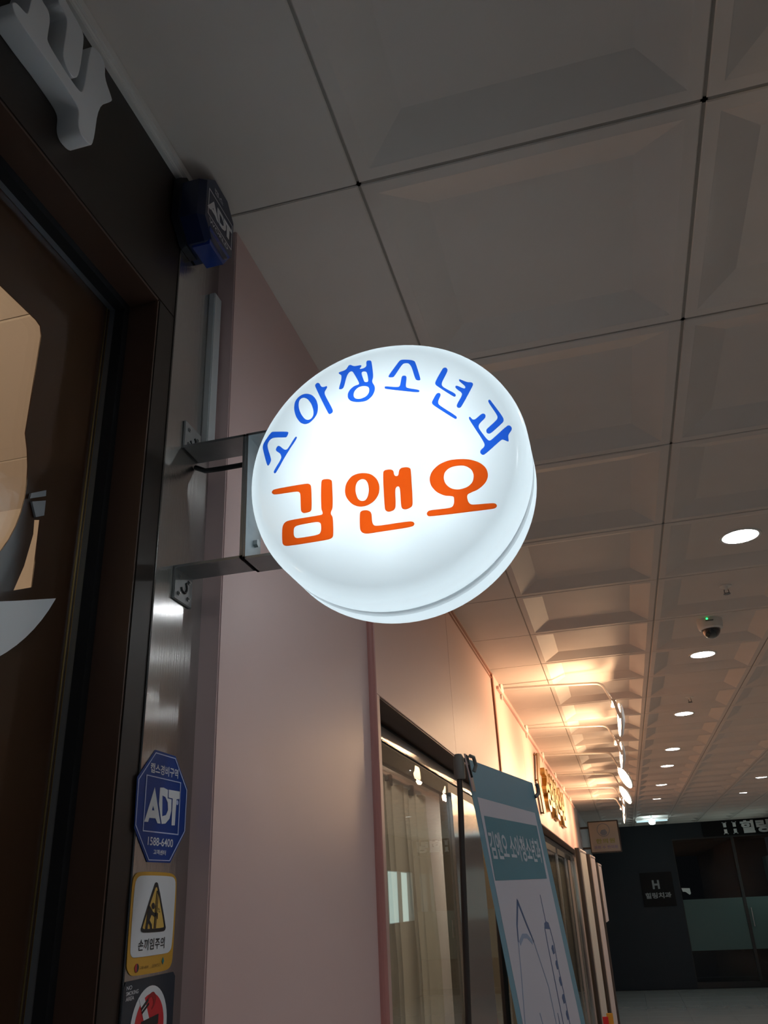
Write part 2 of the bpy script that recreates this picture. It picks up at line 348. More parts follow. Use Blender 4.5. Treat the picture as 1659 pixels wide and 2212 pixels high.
SHAPE={
'blue':[[[(-167.1,79.2),(-163.1,79.6),(-140.9,75.3),(-139.6,72.9),(-142.4,66.7),(-144.8,66.3),(-163,69.8),(-168.5,67.4),(-172.3,61.3),(-172.6,55.4),(-166.4,34.1),(-166.8,30),(-170.2,23.9),(-172.5,24.7),(-179.6,52.5),(-179.9,57.7),(-177.9,64.1)],[(-129.1,64.1),(-126.8,63.9),(-126.5,61.3),(-142.3,38.7),(-158.3,10.2),(-160.6,9.3),(-162.2,10.9),(-161.4,14.1),(-150.3,31.9),(-150.8,37),(-153.2,41.6),(-158.7,46),(-159.2,49.5),(-156.5,53.7),(-153.3,53.5),(-146.2,45.7),(-143.1,44.8),(-140,46.7)]],[[(-110.1,135.1),(-102.1,130.7),(-95.9,121.4),(-93.4,109.5),(-94.6,97.5),(-100.1,89.1),(-108,83),(-115,82.7),(-122.1,87.5),(-128.4,99.2),(-131.2,112.1),(-130,124.2),(-124.4,131.9),(-117.2,135.3)],[(-115.6,129.5),(-110.1,126.2),(-103.8,116),(-100.5,104),(-100.6,95.3),(-104,89.9),(-109.5,88.5),(-115,92.2),(-121.3,103.9),(-124.1,115),(-123.6,124.6),(-120.4,128.9)],[(-94.5,150.9),(-90.9,149.7),(-88.3,142.9),(-84.6,140.9),(-79.1,142.2),(-78.8,139.1),(-83.2,132.9),(-82.5,126.5),(-70.5,98.7),(-70.9,94.4),(-75.3,91.9),(-78,93.8),(-97.3,143.9),(-97.7,148)]],[[(-60.6,162),(-48.7,163.9),(-44.6,171.1),(-41.4,171.7),(-36.1,167.4),(-25.1,167.6),(-24.4,165.6),(-27.7,161.9),(-26.9,160.4),(-20.7,160.8),(-16.7,163.9),(-17.2,170.3),(-15.6,173.2),(-10.1,172.3),(-8.7,169.3),(-7.1,143),(-9.5,136.4),(-9.1,132.8),(-5.8,125.9),(-5.8,118.9),(-10.3,109.5),(-19.7,102.8),(-32.6,103.8),(-42.5,107.6),(-47.3,113.8),(-47.2,121.7),(-43.5,127.9),(-37.1,132.7),(-29.4,133.7),(-29.2,137.2),(-37.9,157.9),(-40.2,160.2),(-44.1,159.2),(-48.2,153),(-52.9,134.4),(-55.8,131.8),(-60.2,132),(-60.4,134.2),(-56.2,148.4),(-56,156.5),(-59.9,159.5)],[(-24.1,130.4),(-16.5,128.2),(-13.9,123.3),(-14.6,116.5),(-19.4,110.5),(-28.7,108.1),(-36.3,110.6),(-38.9,116.4),(-37.4,124),(-31,129.6)],[(-25.6,154.2),(-22.4,155.7),(-17.8,154.3),(-16.1,149.4),(-14.9,137.6),(-16.2,135.2),(-20,135.7),(-21.8,138.2)]],[[(36.5,163),(48.5,160.2),(55.1,156.9),(57.2,153.4),(62.8,124.1),(61.9,121.3),(57.5,122.3),(55.1,124.9),(50.8,147.8),(47.4,153.9),(43.7,155.6),(39.1,155.8),(35.2,152.2),(24.5,136.9),(22.1,135.3),(16.1,136.6),(15.4,138.9),(28.5,155.5),(33.4,161.5)],[(9.3,121.8),(11.6,121.6),(29.4,116.2),(32.3,118.6),(35.1,132.8),(37.2,134.6),(41.2,133.7),(42.6,130.8),(40.2,116),(41.9,112.1),(59.4,105.4),(60,102.8),(57.6,101.4),(9.9,117.7),(8.9,119.8)]],[[(97.7,135),(101.4,134.3),(103.3,130.7),(102.2,126.6),(93.3,111.3),(92.6,106.3),(95.2,101.5),(110.1,88.6),(111.7,85.3),(110.4,83),(107.6,84),(86,106.1),(83.3,110.1),(84.1,114.2),(95.3,132.5)],[(119.2,110.5),(129.4,102.9),(135.1,101.9),(137.4,99.2),(136.7,95.9),(118.2,65.5),(115.2,63.3),(111.7,64.9),(111.1,68.7),(120.5,83.4),(120.1,87.7),(112.9,96),(111.7,98.8),(112.6,100.8),(115.4,100),(122.8,93.9),(125.7,93.6),(126,97.4),(118.2,107.6),(118,109.7)],[(85.1,94),(88.7,93.9),(90.2,90.7),(89,87.6),(85.6,81.5),(85.3,76.6),(87.9,72.3),(109.2,51.2),(110.1,48.3),(108.4,46.6),(106.1,47.9),(78.6,75.1),(76.3,79.3),(77.2,82.4),(82.7,91.4)]],[[(156,67.6),(158.2,67.9),(159.6,65.2),(173.7,35.4),(173.4,30.6),(171.5,27.8),(155,15.1),(151.5,14.3),(148.6,16.3),(148.2,20.4),(150.2,22.9),(163.8,33.3),(165.9,36.9),(165.3,41.9),(155.4,64.4)],[(126.5,45.7),(128.2,46.2),(129.8,43.4),(131.6,40.6),(135.1,40.4),(144.2,47.4),(147.7,47.4),(150,44.5),(149.1,40.3),(140,32.9),(138.3,28.8),(139.2,23.8),(147.9,6.2),(151,3.2),(154.6,4.5),(177,21.9),(180.5,22),(183.2,18.2),(182.8,14.4),(177.6,8.3),(176.8,4.5),(176.9,-1.8),(175.5,-2.6),(169.4,2),(166.7,1.7),(142.9,-16.4),(139.5,-16.5),(136.8,-12.9),(137.4,-9.1),(143.4,-4.8),(144.6,0.5),(126.8,41.6)]]],
'orange':[[[(-164.1,-18.9),(-161.1,-16.2),(-111.6,-15.6),(-107.1,-17.6),(-104.9,-21.1),(-104.4,-56.7),(-106.6,-60.9),(-115.5,-61.8),(-119.3,-59.6),(-120.7,-55.5),(-121,-31.9),(-122.5,-27.6),(-126.7,-25.6),(-159.4,-25.3),(-163.3,-23.3),(-164.5,-20.9)],[(-90.3,-15.7),(-86.8,-13.5),(-78.6,-14.3),(-74.5,-17.4),(-74,-21),(-73.5,-60.2),(-76.8,-65.9),(-76.9,-69.7),(-73.8,-74),(-73.5,-102.8),(-76.6,-106.1),(-83.1,-107.3),(-139.9,-107.9),(-145.8,-105.9),(-148.1,-101.1),(-148.3,-78.9),(-145.3,-71.7),(-138.6,-68.9),(-92.7,-68.6),(-88.6,-67.8),(-88.5,-64.7),(-90.8,-58.9)],[(-126.7,-78.5),(-98.7,-77.6),(-92.8,-79.3),(-91,-83.5),(-91.1,-93.3),(-94.5,-98),(-125.2,-98.5),(-129.6,-96.3),(-131.4,-91.5),(-131.1,-81.6)]],[[(-26.9,-13.9),(-16.8,-17.7),(-8.5,-27),(-5.4,-39.3),(-7.4,-51.3),(-14.2,-60.2),(-24.4,-65.4),(-35.9,-65.3),(-45.9,-59.5),(-53.6,-48.9),(-55.9,-38.3),(-53.7,-26.1),(-46.1,-16.4),(-37.2,-13.5)],[(-30.9,-22.6),(-25.1,-24.9),(-21.7,-31.8),(-20.7,-42.9),(-23.2,-52.5),(-27,-57.2),(-32.8,-57),(-37.7,-52.4),(-40.5,-41),(-39.9,-31.7),(-36.8,-25.2)],[(-0.1,-18.3),(3,-14.9),(10.9,-15.1),(15.1,-17.9),(15.8,-25.1),(18.2,-27.4),(21.8,-27),(23.2,-18.6),(26.7,-15.6),(35.2,-16.1),(39.3,-18.8),(39.8,-22.4),(39.6,-73.1),(37.2,-77.9),(29.4,-80.1),(24.6,-78.1),(23,-74.1),(23.2,-48.2),(21.6,-43.6),(18.8,-43.1),(16,-46.9),(15.8,-73.6),(12.7,-78.4),(5.6,-79.8),(1.5,-77.3),(-0,-73.3)],[(-35.4,-74.2),(-31.7,-71.5),(-24.6,-71.9),(-19.7,-75.3),(-18.5,-80.1),(-18.5,-90.6),(-16.3,-96.2),(-11.4,-98),(33.2,-97.9),(38.7,-99.8),(40.2,-103.3),(36.8,-106.9),(-9,-107),(-27.3,-107.1),(-33.6,-103.9),(-35.9,-98.3)]],[[(95.9,-75.8),(95.6,-72),(92.3,-70.3),(83.5,-68.5),(73,-61.4),(66.1,-51.1),(64.4,-40),(68.4,-29.1),(78.8,-20.1),(93.1,-16),(108.4,-17),(122,-20),(135,-27.3),(143,-37.2),(144.5,-48.9),(140.2,-58.7),(130,-66.7),(118.8,-70),(114.4,-71.5),(113.2,-75.8),(114.3,-83.4),(117.3,-87.2),(121.2,-88.3),(146.4,-90),(150.2,-91.7),(151.6,-95.1),(148.9,-98),(141.6,-98.3),(62.3,-95.8),(58.3,-94.1),(57.2,-90.2),(60.2,-87),(65.7,-86.7),(87.5,-87.8),(93,-86.5),(95.4,-81.7)],[(106.2,-26.4),(115.7,-28.7),(123.3,-36),(125.4,-45.5),(122.9,-54.9),(115.6,-61.2),(103.1,-63.1),(92.5,-59.4),(85.6,-50.6),(84,-41.2),(86.2,-33.1),(93.7,-27.2)]]],
'adt_oct':[[(-33.3,67.4),(21.7,66.7),(61.1,28),(61.9,-28.1),(24.3,-68.8),(-34.5,-69.4),(-71.4,-31.9),(-74,28)]],
'adt_line':[[(-32.8,64.2),(21.2,64.1),(59.9,25.9),(60.1,-27.8),(22.4,-66.7),(-32,-67.5),(-70.1,-28.5),(-71.2,25.9)],[(-32.2,63),(20.2,62.8),(57.9,25.3),(58.1,-27.6),(21,-65.7),(-31.1,-66.4),(-68.6,-28),(-69.5,25.6)]],
'adt_box':[[(-52.5,33.8),(40.9,34.2),(41.9,-33.9),(-51.7,-34.5)],[(-50.4,32.6),(38.8,33),(39.7,-32.5),(-50,-33.1)]],
'adt_letters':[[(-29.5,20.4),(-8.7,-22.6),(-16.3,-22.8),(-22.5,-17.2),(-38,-17.6),(-40.2,-22.7),(-49.6,-23.1)],[(-30.6,-2.5),(-26.5,-7.9),(-32.8,-8.2)],[(-15.8,21.5),(-6.5,22.4),(5.7,20.7),(6.3,10),(16.9,9.8),(18,-5),(14.5,-14.8),(4.4,-21.7),(-5.6,-22.8),(-16,1)],[(-8.3,12.3),(-0.2,11.2),(6.7,5.2),(9.1,-4.2),(4.5,-11.2),(-5.4,-13.4)],[(7.7,21.3),(40.2,21.9),(40.6,12.4),(30.7,11.1),(30.1,-22.2),(21.2,-22.8),(19.9,11.2),(8.6,11.3)]],
'cau_plate':[[(-44.7,58.6),(33.1,58.6),(47.3,55),(53.8,47.3),(53.5,-43),(48,-51.4),(35.5,-54.5),(-38.2,-54.5),(-48.1,-52.7),(-56.2,-46.2),(-57.9,-38.8),(-59.1,44.7),(-55.6,53.4)]],
'cau_white':[[(-38.9,54.3),(35.6,54.4),(45.8,51.5),(49.6,44.7),(48.7,-28.1),(42.8,-33.5),(34.6,-35),(-41.3,-35.4),(-48.8,-33.8),(-53.4,-28),(-54.1,44),(-48.6,51.5)]],
'cau_tri':[[(-3,46.9),(2.2,45.2),(28.6,-4.5),(27.3,-8.5),(21.9,-9.7),(-25.6,-9.5),(-31.7,-7.9),(-33.4,-4.7),(-6.9,45.5)],[(-2.1,41.2),(1.1,40.2),(24.3,-3.5),(22.3,-5.7),(-24.5,-5.7),(-28.9,-4.5),(-28.7,-2.2),(-4.3,40.2)]],
'cau_triin':[[(-2.1,41.2),(1.1,40.2),(24.3,-3.5),(22.3,-5.7),(-24.5,-5.7),(-28.9,-4.5),(-28.7,-2.2),(-4.3,40.2)]],
'cau_man':[[(-2.9,19.6),(-3.2,17.8),(-4.6,16.5),(-6.7,16.1),(-8.9,16.6),(-10.6,17.9),(-11.4,19.8),(-11.1,21.6),(-9.8,22.9),(-7.7,23.3),(-5.5,22.8),(-3.8,21.5)],[(-19.9,20),(-16.4,20.4),(-10.5,15.9),(-7.5,13.4),(-2.8,11.7),(1.6,12.1),(3,8.4),(-2.2,7.3),(-7.8,9.4),(-10.4,9.5),(-14,4),(-8,-0.9),(-6.4,-5.7),(-10.8,-5.7),(-12.2,-1.9),(-17,1.4),(-17.7,-5.7),(-22.7,-5.9),(-21.5,2.7),(-20.4,12.1),(-17.5,16)],[(-1.1,36.9),(2.5,36.9),(4.2,32.8),(2.7,32.6),(1.6,35.7),(0.5,35.4),(0.1,-5.5),(-2.1,-5.4)],[(2.7,32.8),(4,32.6),(2.9,-5.6),(1.5,-5.6)],[(4.3,11.6),(5.8,11.2),(5.9,4.7),(4.6,4.7)],[(6.2,17.2),(7.6,16.8),(9,14.3),(7.9,14.6)],[(6.8,13.2),(10.5,12.9),(10.8,12.3),(7.5,12.5)]],
'smo_plate':[[(-56,-57.1),(58.3,-57.3),(67.8,-115.3),(-66.4,-99.1),(-65,-62.8)]],
'head_a':[[(504.6,2679.2),(506.6,2674.9),(512.7,2668.7),(526.4,2668.8),(556.5,2668.4),(587.7,2670.3),(621.5,2668.8),(636.7,2666.6),(644,2660.6),(645.8,2637.8),(653.6,2629.3),(669.4,2631.1),(679,2638.8),(678.3,2714.3),(704.7,2755),(703.9,2759.6),(682.9,2775.1),(679.7,2798.8),(667.7,2804.6),(651.1,2798.9),(646.2,2789.1),(646.4,2699.5),(636.5,2690.3),(600.1,2690.7),(566.5,2695.2),(565.3,2708.4),(564.9,2733.6),(559.1,2745.3),(544.9,2744.5),(536.3,2762.6),(530.5,2732.2),(530.7,2696.1),(526,2690.7),(510,2687.1)]],
'head_b':[[(571.1,2783.2),(592,2781.7),(596.6,2767.5),(597.1,2713.9),(602.6,2703.1),(620.9,2697.9),(631.7,2714.8),(629.8,2786.3),(623.2,2796.7),(586.4,2801),(573.3,2805.8)]],
'siren':[[(918,2787.5),(945.6,2829.5),(989.9,2835.9),(1014.9,2792.3),(1019.8,2731.8),(993.4,2708.8),(926.6,2689.2)]],
'gold':[[(7507.9,2693.5),(7621.8,2706.2),(8001.1,2729.5),(8134,2703.1),(8298.2,2693.6),(8638.5,2728.9),(8585.6,2667),(8860.8,2681.4),(9350.5,2713.2),(9787.9,2725.1),(9790.4,2629.4),(9858.1,2519),(9631.6,2484.8),(9834.4,2459.4),(9849,2403.1),(9411.1,2373.4),(9075.6,2380.9),(8754.2,2383.6),(8482,2374.2),(8266.1,2389.2),(7883,2375.6),(7630.1,2374.5),(7474,2402.7),(7517.2,2445),(7666.4,2491.9),(7663.7,2557.6),(7607.4,2627.7)]],
'goldbar':[[(7073.2,2756.4),(7329.4,2793),(7068.1,2543.3),(7314.5,2307.9),(7059.5,2283.5),(6879.7,2527.9)]],
}

# ---------------------------------------------------------------- setting: floor
XL, XR, Y0, Y1 = -0.577, 2.95, -1.35, 18.67
fl = MB().box(XL-.4, XR+.2, Y0, Y1+.3, -.1, -.008).build('floor', M['grout'])
tag(fl, kind='structure')
ft = MB().box(-.2985, .2985, -.2985, .2985, -.008, 0, .0008).build('floor_tile', M['floor'])
ft_me = ft.data; bpy.data.objects.remove(ft)
for i in range(6):
    for j in range(33):
        if j < 14 and j % 1 == 0 and i in (3, 4, 5) and j < 4: continue
        o = link('floor_tile', ft_me, fl)
        o.location = (XL + .3 + i*.6, Y0 + .3 + j*.6, 0)

# ---------------------------------------------------------------- setting: ceiling
PX, PY, TX0, TY0 = .605, .6065, -.2835, 1.08
ceil = struct('ceiling', (0, 0, CEIL))
vo = MB().box(XL-.2, XR+.2, Y0, Y1+.3, CEIL+.19, CEIL+.24).build('ceiling_slab', M['dark_void'], ceil)
def coffer(hole):
    bm = bmesh.new()
    hx, hy = PX/2-.0033, PY/2-.0033
    def ring(ix, z): return [bm.verts.new((sx*(hx-ix), sy*(hy-ix), z)) for sx, sy in ((-1, -1), (1, -1), (1, 1), (-1, 1))]
    R_ = [ring(0, .016), ring(0, .002), ring(.002, 0), ring(.026, 0), ring(.028, .001), ring(.107, .030)]
    for A, B in zip(R_, R_[1:]):
        for k in range(4): bm.faces.new((A[k], A[(k+1) % 4], B[(k+1) % 4], B[k]))
    if not hole: bm.faces.new(R_[-1])
    else:
        n = 32; a, b = hx-.107, hy-.107
        def sq(t):
            c, s_ = math.cos(t), math.sin(t); k = min(a/abs(c) if abs(c) > 1e-9 else 9, b/abs(s_) if abs(s_) > 1e-9 else 9)
            return (c*k, s_*k, .030)
        ts = [2*math.pi*i/n + math.pi/4 for i in range(n)]
        # corners of the square fall on multiples of 8
        outer = [bm.verts.new(sq(t)) for t in ts]
        for i, (sx, sy) in zip((0, 8, 16, 24), ((1, 1), (-1, 1), (-1, -1), (1, -1))): outer[i].co = (sx*a, sy*b, .030)
        inner = [bm.verts.new((.068*math.cos(t), .068*math.sin(t), .030)) for t in ts]
        for i in range(n): bm.faces.new((outer[i], outer[(i+1) % n], inner[(i+1) % n], inner[i]))
    bmesh.ops.recalc_face_normals(bm, faces=bm.faces)
    for f in bm.faces: f.normal_flip() if f.calc_center_median().z > .02 and f.normal.z > 0 else None
    me = bpy.data.meshes.new('ceiling_tile'); bm.to_mesh(me); bm.free(); me.materials.append(M['tile'])
    return me
tile_me, hole_me = coffer(False), coffer(True)
for i in range(7):
    x = TX0 + PX*i if i < 6 else XL + .004
    MB().box(x-.006, x+.006, Y0, Y1, CEIL+.003, CEIL+.011).build('grid_bar', M['bar'], ceil)
for k in range(-4, 30):
    MB().box(XL, XR, TY0+PY*k-.006, TY0+PY*k+.006, CEIL+.003, CEIL+.011).build('grid_bar', M['bar'], ceil)
LIGHT_ROWS = (-3, 0, 3, 6, 9, 12, 14, 17, 20, 23)
for k in range(-4, 29):
    for i in range(5):
        o = link('ceiling_tile', hole_me if (i in (1, 3) and k in LIGHT_ROWS) else tile_me, ceil)
        o.location = (TX0 + PX*(i+.5), TY0 + PY*(k+.5), random.uniform(-.0004, .0004))
        o.rotation_euler = (random.uniform(-.0012, .0012), random.uniform(-.0012, .0012), 0)
def flat_panel(wd):
    me = MB().box(-wd/2+.0018, wd/2-.0018, -PY/2+.0018, PY/2-.0018, 0, .012, .0015).build('ceiling_panel', M['tile'])
    d = me.data; bpy.data.objects.remove(me); return d
pl = flat_panel(TX0 - XL + .02); pr = flat_panel(XR - (TX0+5*PX))
for k in range(-4, 29):
    o = link('ceiling_panel', pl, ceil); o.location = ((TX0+XL-.02)/2, TY0+PY*(k+.5), random.uniform(-.0004, .0004))
    o = link('ceiling_panel', pr, ceil); o.location = ((XR+TX0+5*PX)/2, TY0+PY*(k+.5), 0)

# ---------------------------------------------------------------- setting: walls
wr = MB().box(XR, XR+.15, Y0, 16.3, 0, CEIL+.06).box(XR, XR+.15, 18.4, Y1, 0, CEIL+.06).box(XR, XR+.15, 16.3, 18.4, 0, 1.35).box(XR, XR+.15, 16.3, 18.4, 2.25, CEIL+.06).build('wall_right', M['right_wall'])
tag(wr, kind='structure')
wn = struct('window_2', (XR, 17.35, 1.8))
MB().box(XR+.12, XR+.13, 16.3, 18.4, 1.35, 2.25).build('lit_blind', M['lit_room'], wn)
mb = MB()
for y in (16.3, 17.33, 18.36): mb.box(XR-.01, XR+.06, y, y+.05, 1.35, 2.25)
mb.build('window_frame', M['steel_dark'], wn)

# near shopfront: dark brown fascia, jamb and the glass door
XG = -.662
wl = struct('wall_left', (XL, .4, 0))
MB().box(-.72, XL, Y0, .977, 2.582, CEIL+.01, .0015).build('fascia', M['brown'], wl)
MB().box(-.72, XL, .929, .977, 0, 2.582, .0015).build('jamb', M['brown'], wl)
MB().box(-.72, -.60, .977, 2.0, 0, CEIL+.01).build('wall_core', M['brown'], wl)
MB().box(XL-.02, -.562, Y0, .978, CEIL-.021, CEIL-.001, .002).box(XL-.02, -.5665, Y0, .978, CEIL-.029, CEIL-.019, .002).build('trim_1', M['white_paint'], None)
tag(bpy.data.objects['trim_1'], kind='structure')

MB().box(-.628, XL-.0015, .9265, .929, 0, 2.5785).build('reveal_panel', M['laminate'], wl)
MB().box(-.628, XL-.0015, Y0, .9265, 2.5785, 2.582).build('soffit_panel', M['laminate'], wl)
d1 = struct('door_1', (XG, .2, 0))
MB().box(-.657, -.645, .9165, .929, 0, 2.582).build('door_channel', M['channel'], d1)
MB().box(-.645, -.628, .913, .929, 0, 2.582).build('door_seal', M['rubber'], d1)
MB().box(-.657, -.645, Y0, .917, 2.570, 2.582).build('door_channel', M['channel'], d1)
MB().box(-.645, -.628, Y0, .913, 2.566, 2.582).build('door_seal', M['rubber'], d1)
MB().box(-.6595, -.657, .908, .911, 0, 2.58).box(-.6595, -.657, .916, .9175, 0, 2.58).build('gold_edge', M['gold'], d1)
MB().box(-.668, -.662, Y0, .929, .05, 2.582).build('door_pane', M['glass'], d1)
# brown film with the cut-outs through which the shop shows
arc = lambda cy, cz, r, a0, a1, n=14: [(cy+r*math.cos(math.radians(a0+(a1-a0)*i/n)), cz+r*math.sin(math.radians(a0+(a1-a0)*i/n))) for i in range(n+1)]
outer = [(Y0, .05), (.929, .05), (.929, 2.582), (Y0, 2.582)]
hole1 = [(-.6, 2.435), (.760, 2.435)] + [(.770, 2.432), (.7745, 2.420)] + arc(.62, 2.19, .172, 26, -75) + [(-.6, 2.02)]
hole2 = [(.826, 2.165), (.829, 2.074), (.797, 2.059), (.809, 2.095), (.817, 2.141), (.815, 2.160)]
hole3 = [(-.6, 1.98), (.70, 2.03), (.782, 2.033), (.858, 2.067)] + arc(.62, 2.19, .272, -28, -75) + [(-.6, 1.9)]
put(flat_mesh([outer, hole1, hole2], .0008), 'door_film', M['brown_glass'], d1, (-.6585, 0, 0), *YZ)
em = [(.60, 2.005), (.700, 2.010), (.785, 2.040), (.858, 2.067)] + arc(.62, 2.19, .268, -28, -85)
put(flat_mesh([em], .007), 'acrylic_emblem', M['acrylic'], d1, (-.650, 0, 0), *YZ)
for q_ in ([(.797, 2.189), (.824, 2.206), (.825, 2.198), (.796, 2.181)], [(.801, 2.179), (.826, 2.192), (.827, 2.171), (.812, 2.162)]):  # glass reflections put in as flat grey patches on the door film
    put(flat_mesh([q_], .0015), 'reflection_patch', M['reflection_grey'], d1, (-.655, 0, 0), *YZ)

# inside of the near shop
sh = struct('wall_interior', (-1.5, .6, 0))
MB().box(-3.2, -.73, 2.02, 2.08, 0, CEIL).box(-3.25, -3.2, Y0, 2.08, 0, CEIL).build('shop_wall', M['interior'], sh)
ip = MB().box(-1.2, 1.2, -.262, .262, 0, .012).build('interior_ceiling_panel', M['interior'])
ipd = ip.data; bpy.data.objects.remove(ip)
for i in range(1):
    for j in range(-2, 5):
        o = link('interior_ceiling_panel', ipd, sh); o.location = (-1.95-sh.location.x, 1.479+(j-2)*.533-sh.location.y, CEIL)
MB().box(-3.2, -.73, Y0, 2.0, CEIL+.015, CEIL+.02).build('interior_ceiling_void', M['dark_void'], sh)
ld = bpy.data.lights.new('unseen_shop_lamp', 'AREA'); ld.shape = 'DISK'; ld.size = .35; ld.energy = 38; ld.color = (1.0, .70, .45)
lo = link('unseen_shop_lamp', ld); lo.location = (-1.9, -.2, 1.9); lo.rotation_euler = (math.radians(180), 0, 0)

# stainless column
st = MB().box(-.60, -.5745, .977, 1.122, 0, CEIL+.01, .001).build('trim_2', M['steel'])
tag(st, kind='structure')

# pink pilaster and its edge bead
pk = MB().box(-.75, -.541, 1.12, 2.0, 0, CEIL+.012, .002).build('wall_pilaster', M['pink'])
tag(pk, kind='structure')
MB().cyl((-.5415, 1.975, 0), (-.5415, 1.975, CEIL-.35), .016, n=16).build('corner_bead', M['bead'], pk)

# pink fascia and jamb of the next shops
fa = struct('wall_fascia', (XL, 7, 2.215))
FZ = 2.215
ys = [2.0, 3.36, 4.72, 4.80, 6.2, 7.6, 9.0, 10.4, 11.8, 13.09]
for a, b in zip(ys, ys[1:]):
    if b-a < .2: continue
    MB().box(-.70, XL, a+.0008, b-.0008, FZ, CEIL+.012, .0012).build('fascia_panel', M['pink2'], fa)
MB().box(-.70, XL-.002, 4.715, 4.805, FZ, CEIL+.012).build('fascia_backing', M['soffit'], fa)
MB().box(-.70, XL, 2.0, 2.197, 0, FZ, .001).build('jamb', M['pink2'], fa)
MB().box(-.76, XL-.004, 2.197, 13.0, FZ-.004, FZ-.0005).build('soffit_board', M['soffit'], fa)
t3 = struct('trim_3', (XL, 4.7, 2.7))
MB().box(XL, XL+.008, 2.3, 4.76, 2.862, 2.872).box(XL, XL+.006, 2.3, 4.72, 2.838, 2.844).build('trim_strip', M['brown_trim'], t3)
MB().box(XL, XL+.010, 4.722, 4.752, FZ, 2.872, .001).build('trim_strip', M['brown_trim'], t3)
MB().box(XL, XL+.007, 4.762, 4.795, FZ, 2.862, .001).build('trim_strip', M['brown_trim'], t3)
MB().box(XL, XL+.016, 4.95, 13.05, 2.828, 2.846, .002).build('cable_channel', M['pink2'], t3)
gw = MB().box(-.75, XL, 13.09, Y1, 0, CEIL+.012).build('wall_left_far', M['grey_wall'])
tag(gw, kind='structure')

# glazing of the next shops
XW = -.66
w1 = struct('window_1', (XW, 7, 0))
MB().box(XW-.02, XW, 2.2, 13.09, 2.155, 2.198, .002).build('head_rail', M['steel'], w1)
MB().box(XW-.03, XW-.012, 2.2, 13.09, 2.198, 2.216).build('head_gap', M['rubber'], w1)
MB().box(XW-.03, XW-.008, 2.2, 13.09, 2.095, 2.155).build('head_seal', M['rubber'], w1)
MB().box(XW-.05, XW+.004, 3.62, 4.36, 0, 2.11, .002).build('steel_post', M['steel'], w1)
MB().box(XW-.05, XW+.004, 12.2, 13.09, 0, 2.11, .002).build('steel_post', M['steel'], w1)
for y in (6.9, 8.2, 9.6, 11.0): MB().box(XW-.03, XW+.004, y, y+.05, 0, 2.15, .002).build('mullion', M['white_paint'] if y < 7 else M['steel'], w1)
for a, b in ((2.2, 3.62), (4.36, 6.9), (6.95, 8.2), (8.25, 9.6), (9.65, 11.0), (11.05, 12.2)):
    MB().box(XW-.014, XW-.008, a, b, 0, 2.15).build('window_pane', M['glass'], w1)
MB().box(XW-.05, XW, 2.2, 13.09, 0, .1).build('sill_rail', M['steel'], w1)
MB().box(-2.2, -2.15, 2.08, 13.09, 0, CEIL).box(-2.2, -.72, 13.05, 13.09, 0, CEIL).box(-2.2, -.72, 2.08, 13.09, CEIL, CEIL+.05).build('wall_interior', M['interior'], None)
tag(bpy.data.objects['wall_interior.001'] if 'wall_interior.001' in bpy.data.objects else bpy.data.objects['wall_interior'], kind='structure')

for y_ in (4.0, 8.0, 11.5):  # unseen lamps added behind the curtains to brighten the cloth
    l2 = bpy.data.lights.new('unseen_shop_lamp', 'AREA'); l2.shape = 'DISK'; l2.size = .5; l2.energy = 34; l2.color = (1.0, .90, .78)
    o2 = link('unseen_shop_lamp', l2); o2.location = (-1.5, y_, CEIL-.02)
# far wall with the glass door
YF = 18.67
DX0, DXM = 1.0, 2.13
wf = MB().box(-.8, DX0, YF, YF+.15, 0, CEIL+.06).box(DX0, XR+.15, YF, YF+.15, 2.60, CEIL+.06).build('wall_far', M['dark_wall'])
tag(wf, kind='structure')
d2 = struct('door_2', (DXM, YF+.05, 0))
MB().box(DX0, DX0+.012, YF-.004, YF+.1, 0, 2.6).box(DX0, XR, YF-.004, YF+.1, 2.575, 2.6).build('door_frame', M['black'], d2)
for a, b in ((DX0+.012, DXM-.02), (DXM+.035, XR)):
    lf = MB().box(a, b, YF+.03, YF+.042, .1, 2.575).build('door_leaf', M['glass_dark'], d2)
    MB().box(a+.002, b-.002, YF+.026, YF+.0295, .62, 1.50).build('frosted_band', M['frost'], lf)
    MB().box(a, b, YF+.015, YF+.055, 0, .1).build('bottom_rail', M['black'], lf)
MB().box(DXM-.02, DXM+.035, YF+.01, YF+.06, 0, 2.575).build('door_stile', M['black'], d2)
MB().tube([(DXM+.09, YF-.03, 1.0), (DXM+.09, YF-.03, 1.32)], .014).cyl((DXM+.09, YF-.03, 1.04), (DXM+.09, YF+.03, 1.04), .009).cyl((DXM+.09, YF-.03, 1.28), (DXM+.09, YF+.03, 1.28), .009).build('door_handle', M['chrome'], d2)
MB().box(DX0-.1, XR+.1, YF+2.2, YF+2.25, 0, CEIL).box(DX0-.15, DX0-.1, YF+.15, YF+2.25, 0, CEIL).box(DX0-.1, XR+.1, YF+.15, YF+2.2, 2.62, 2.66).box(DX0-.1, XR+.1, YF+.15, YF+2.2, -.04, -.004).build('wall_lobby', M['dark_wall'], None)
tag(bpy.data.objects['wall_lobby'], kind='structure')
"""behind the camera the corridor goes on: left open to the world light"""

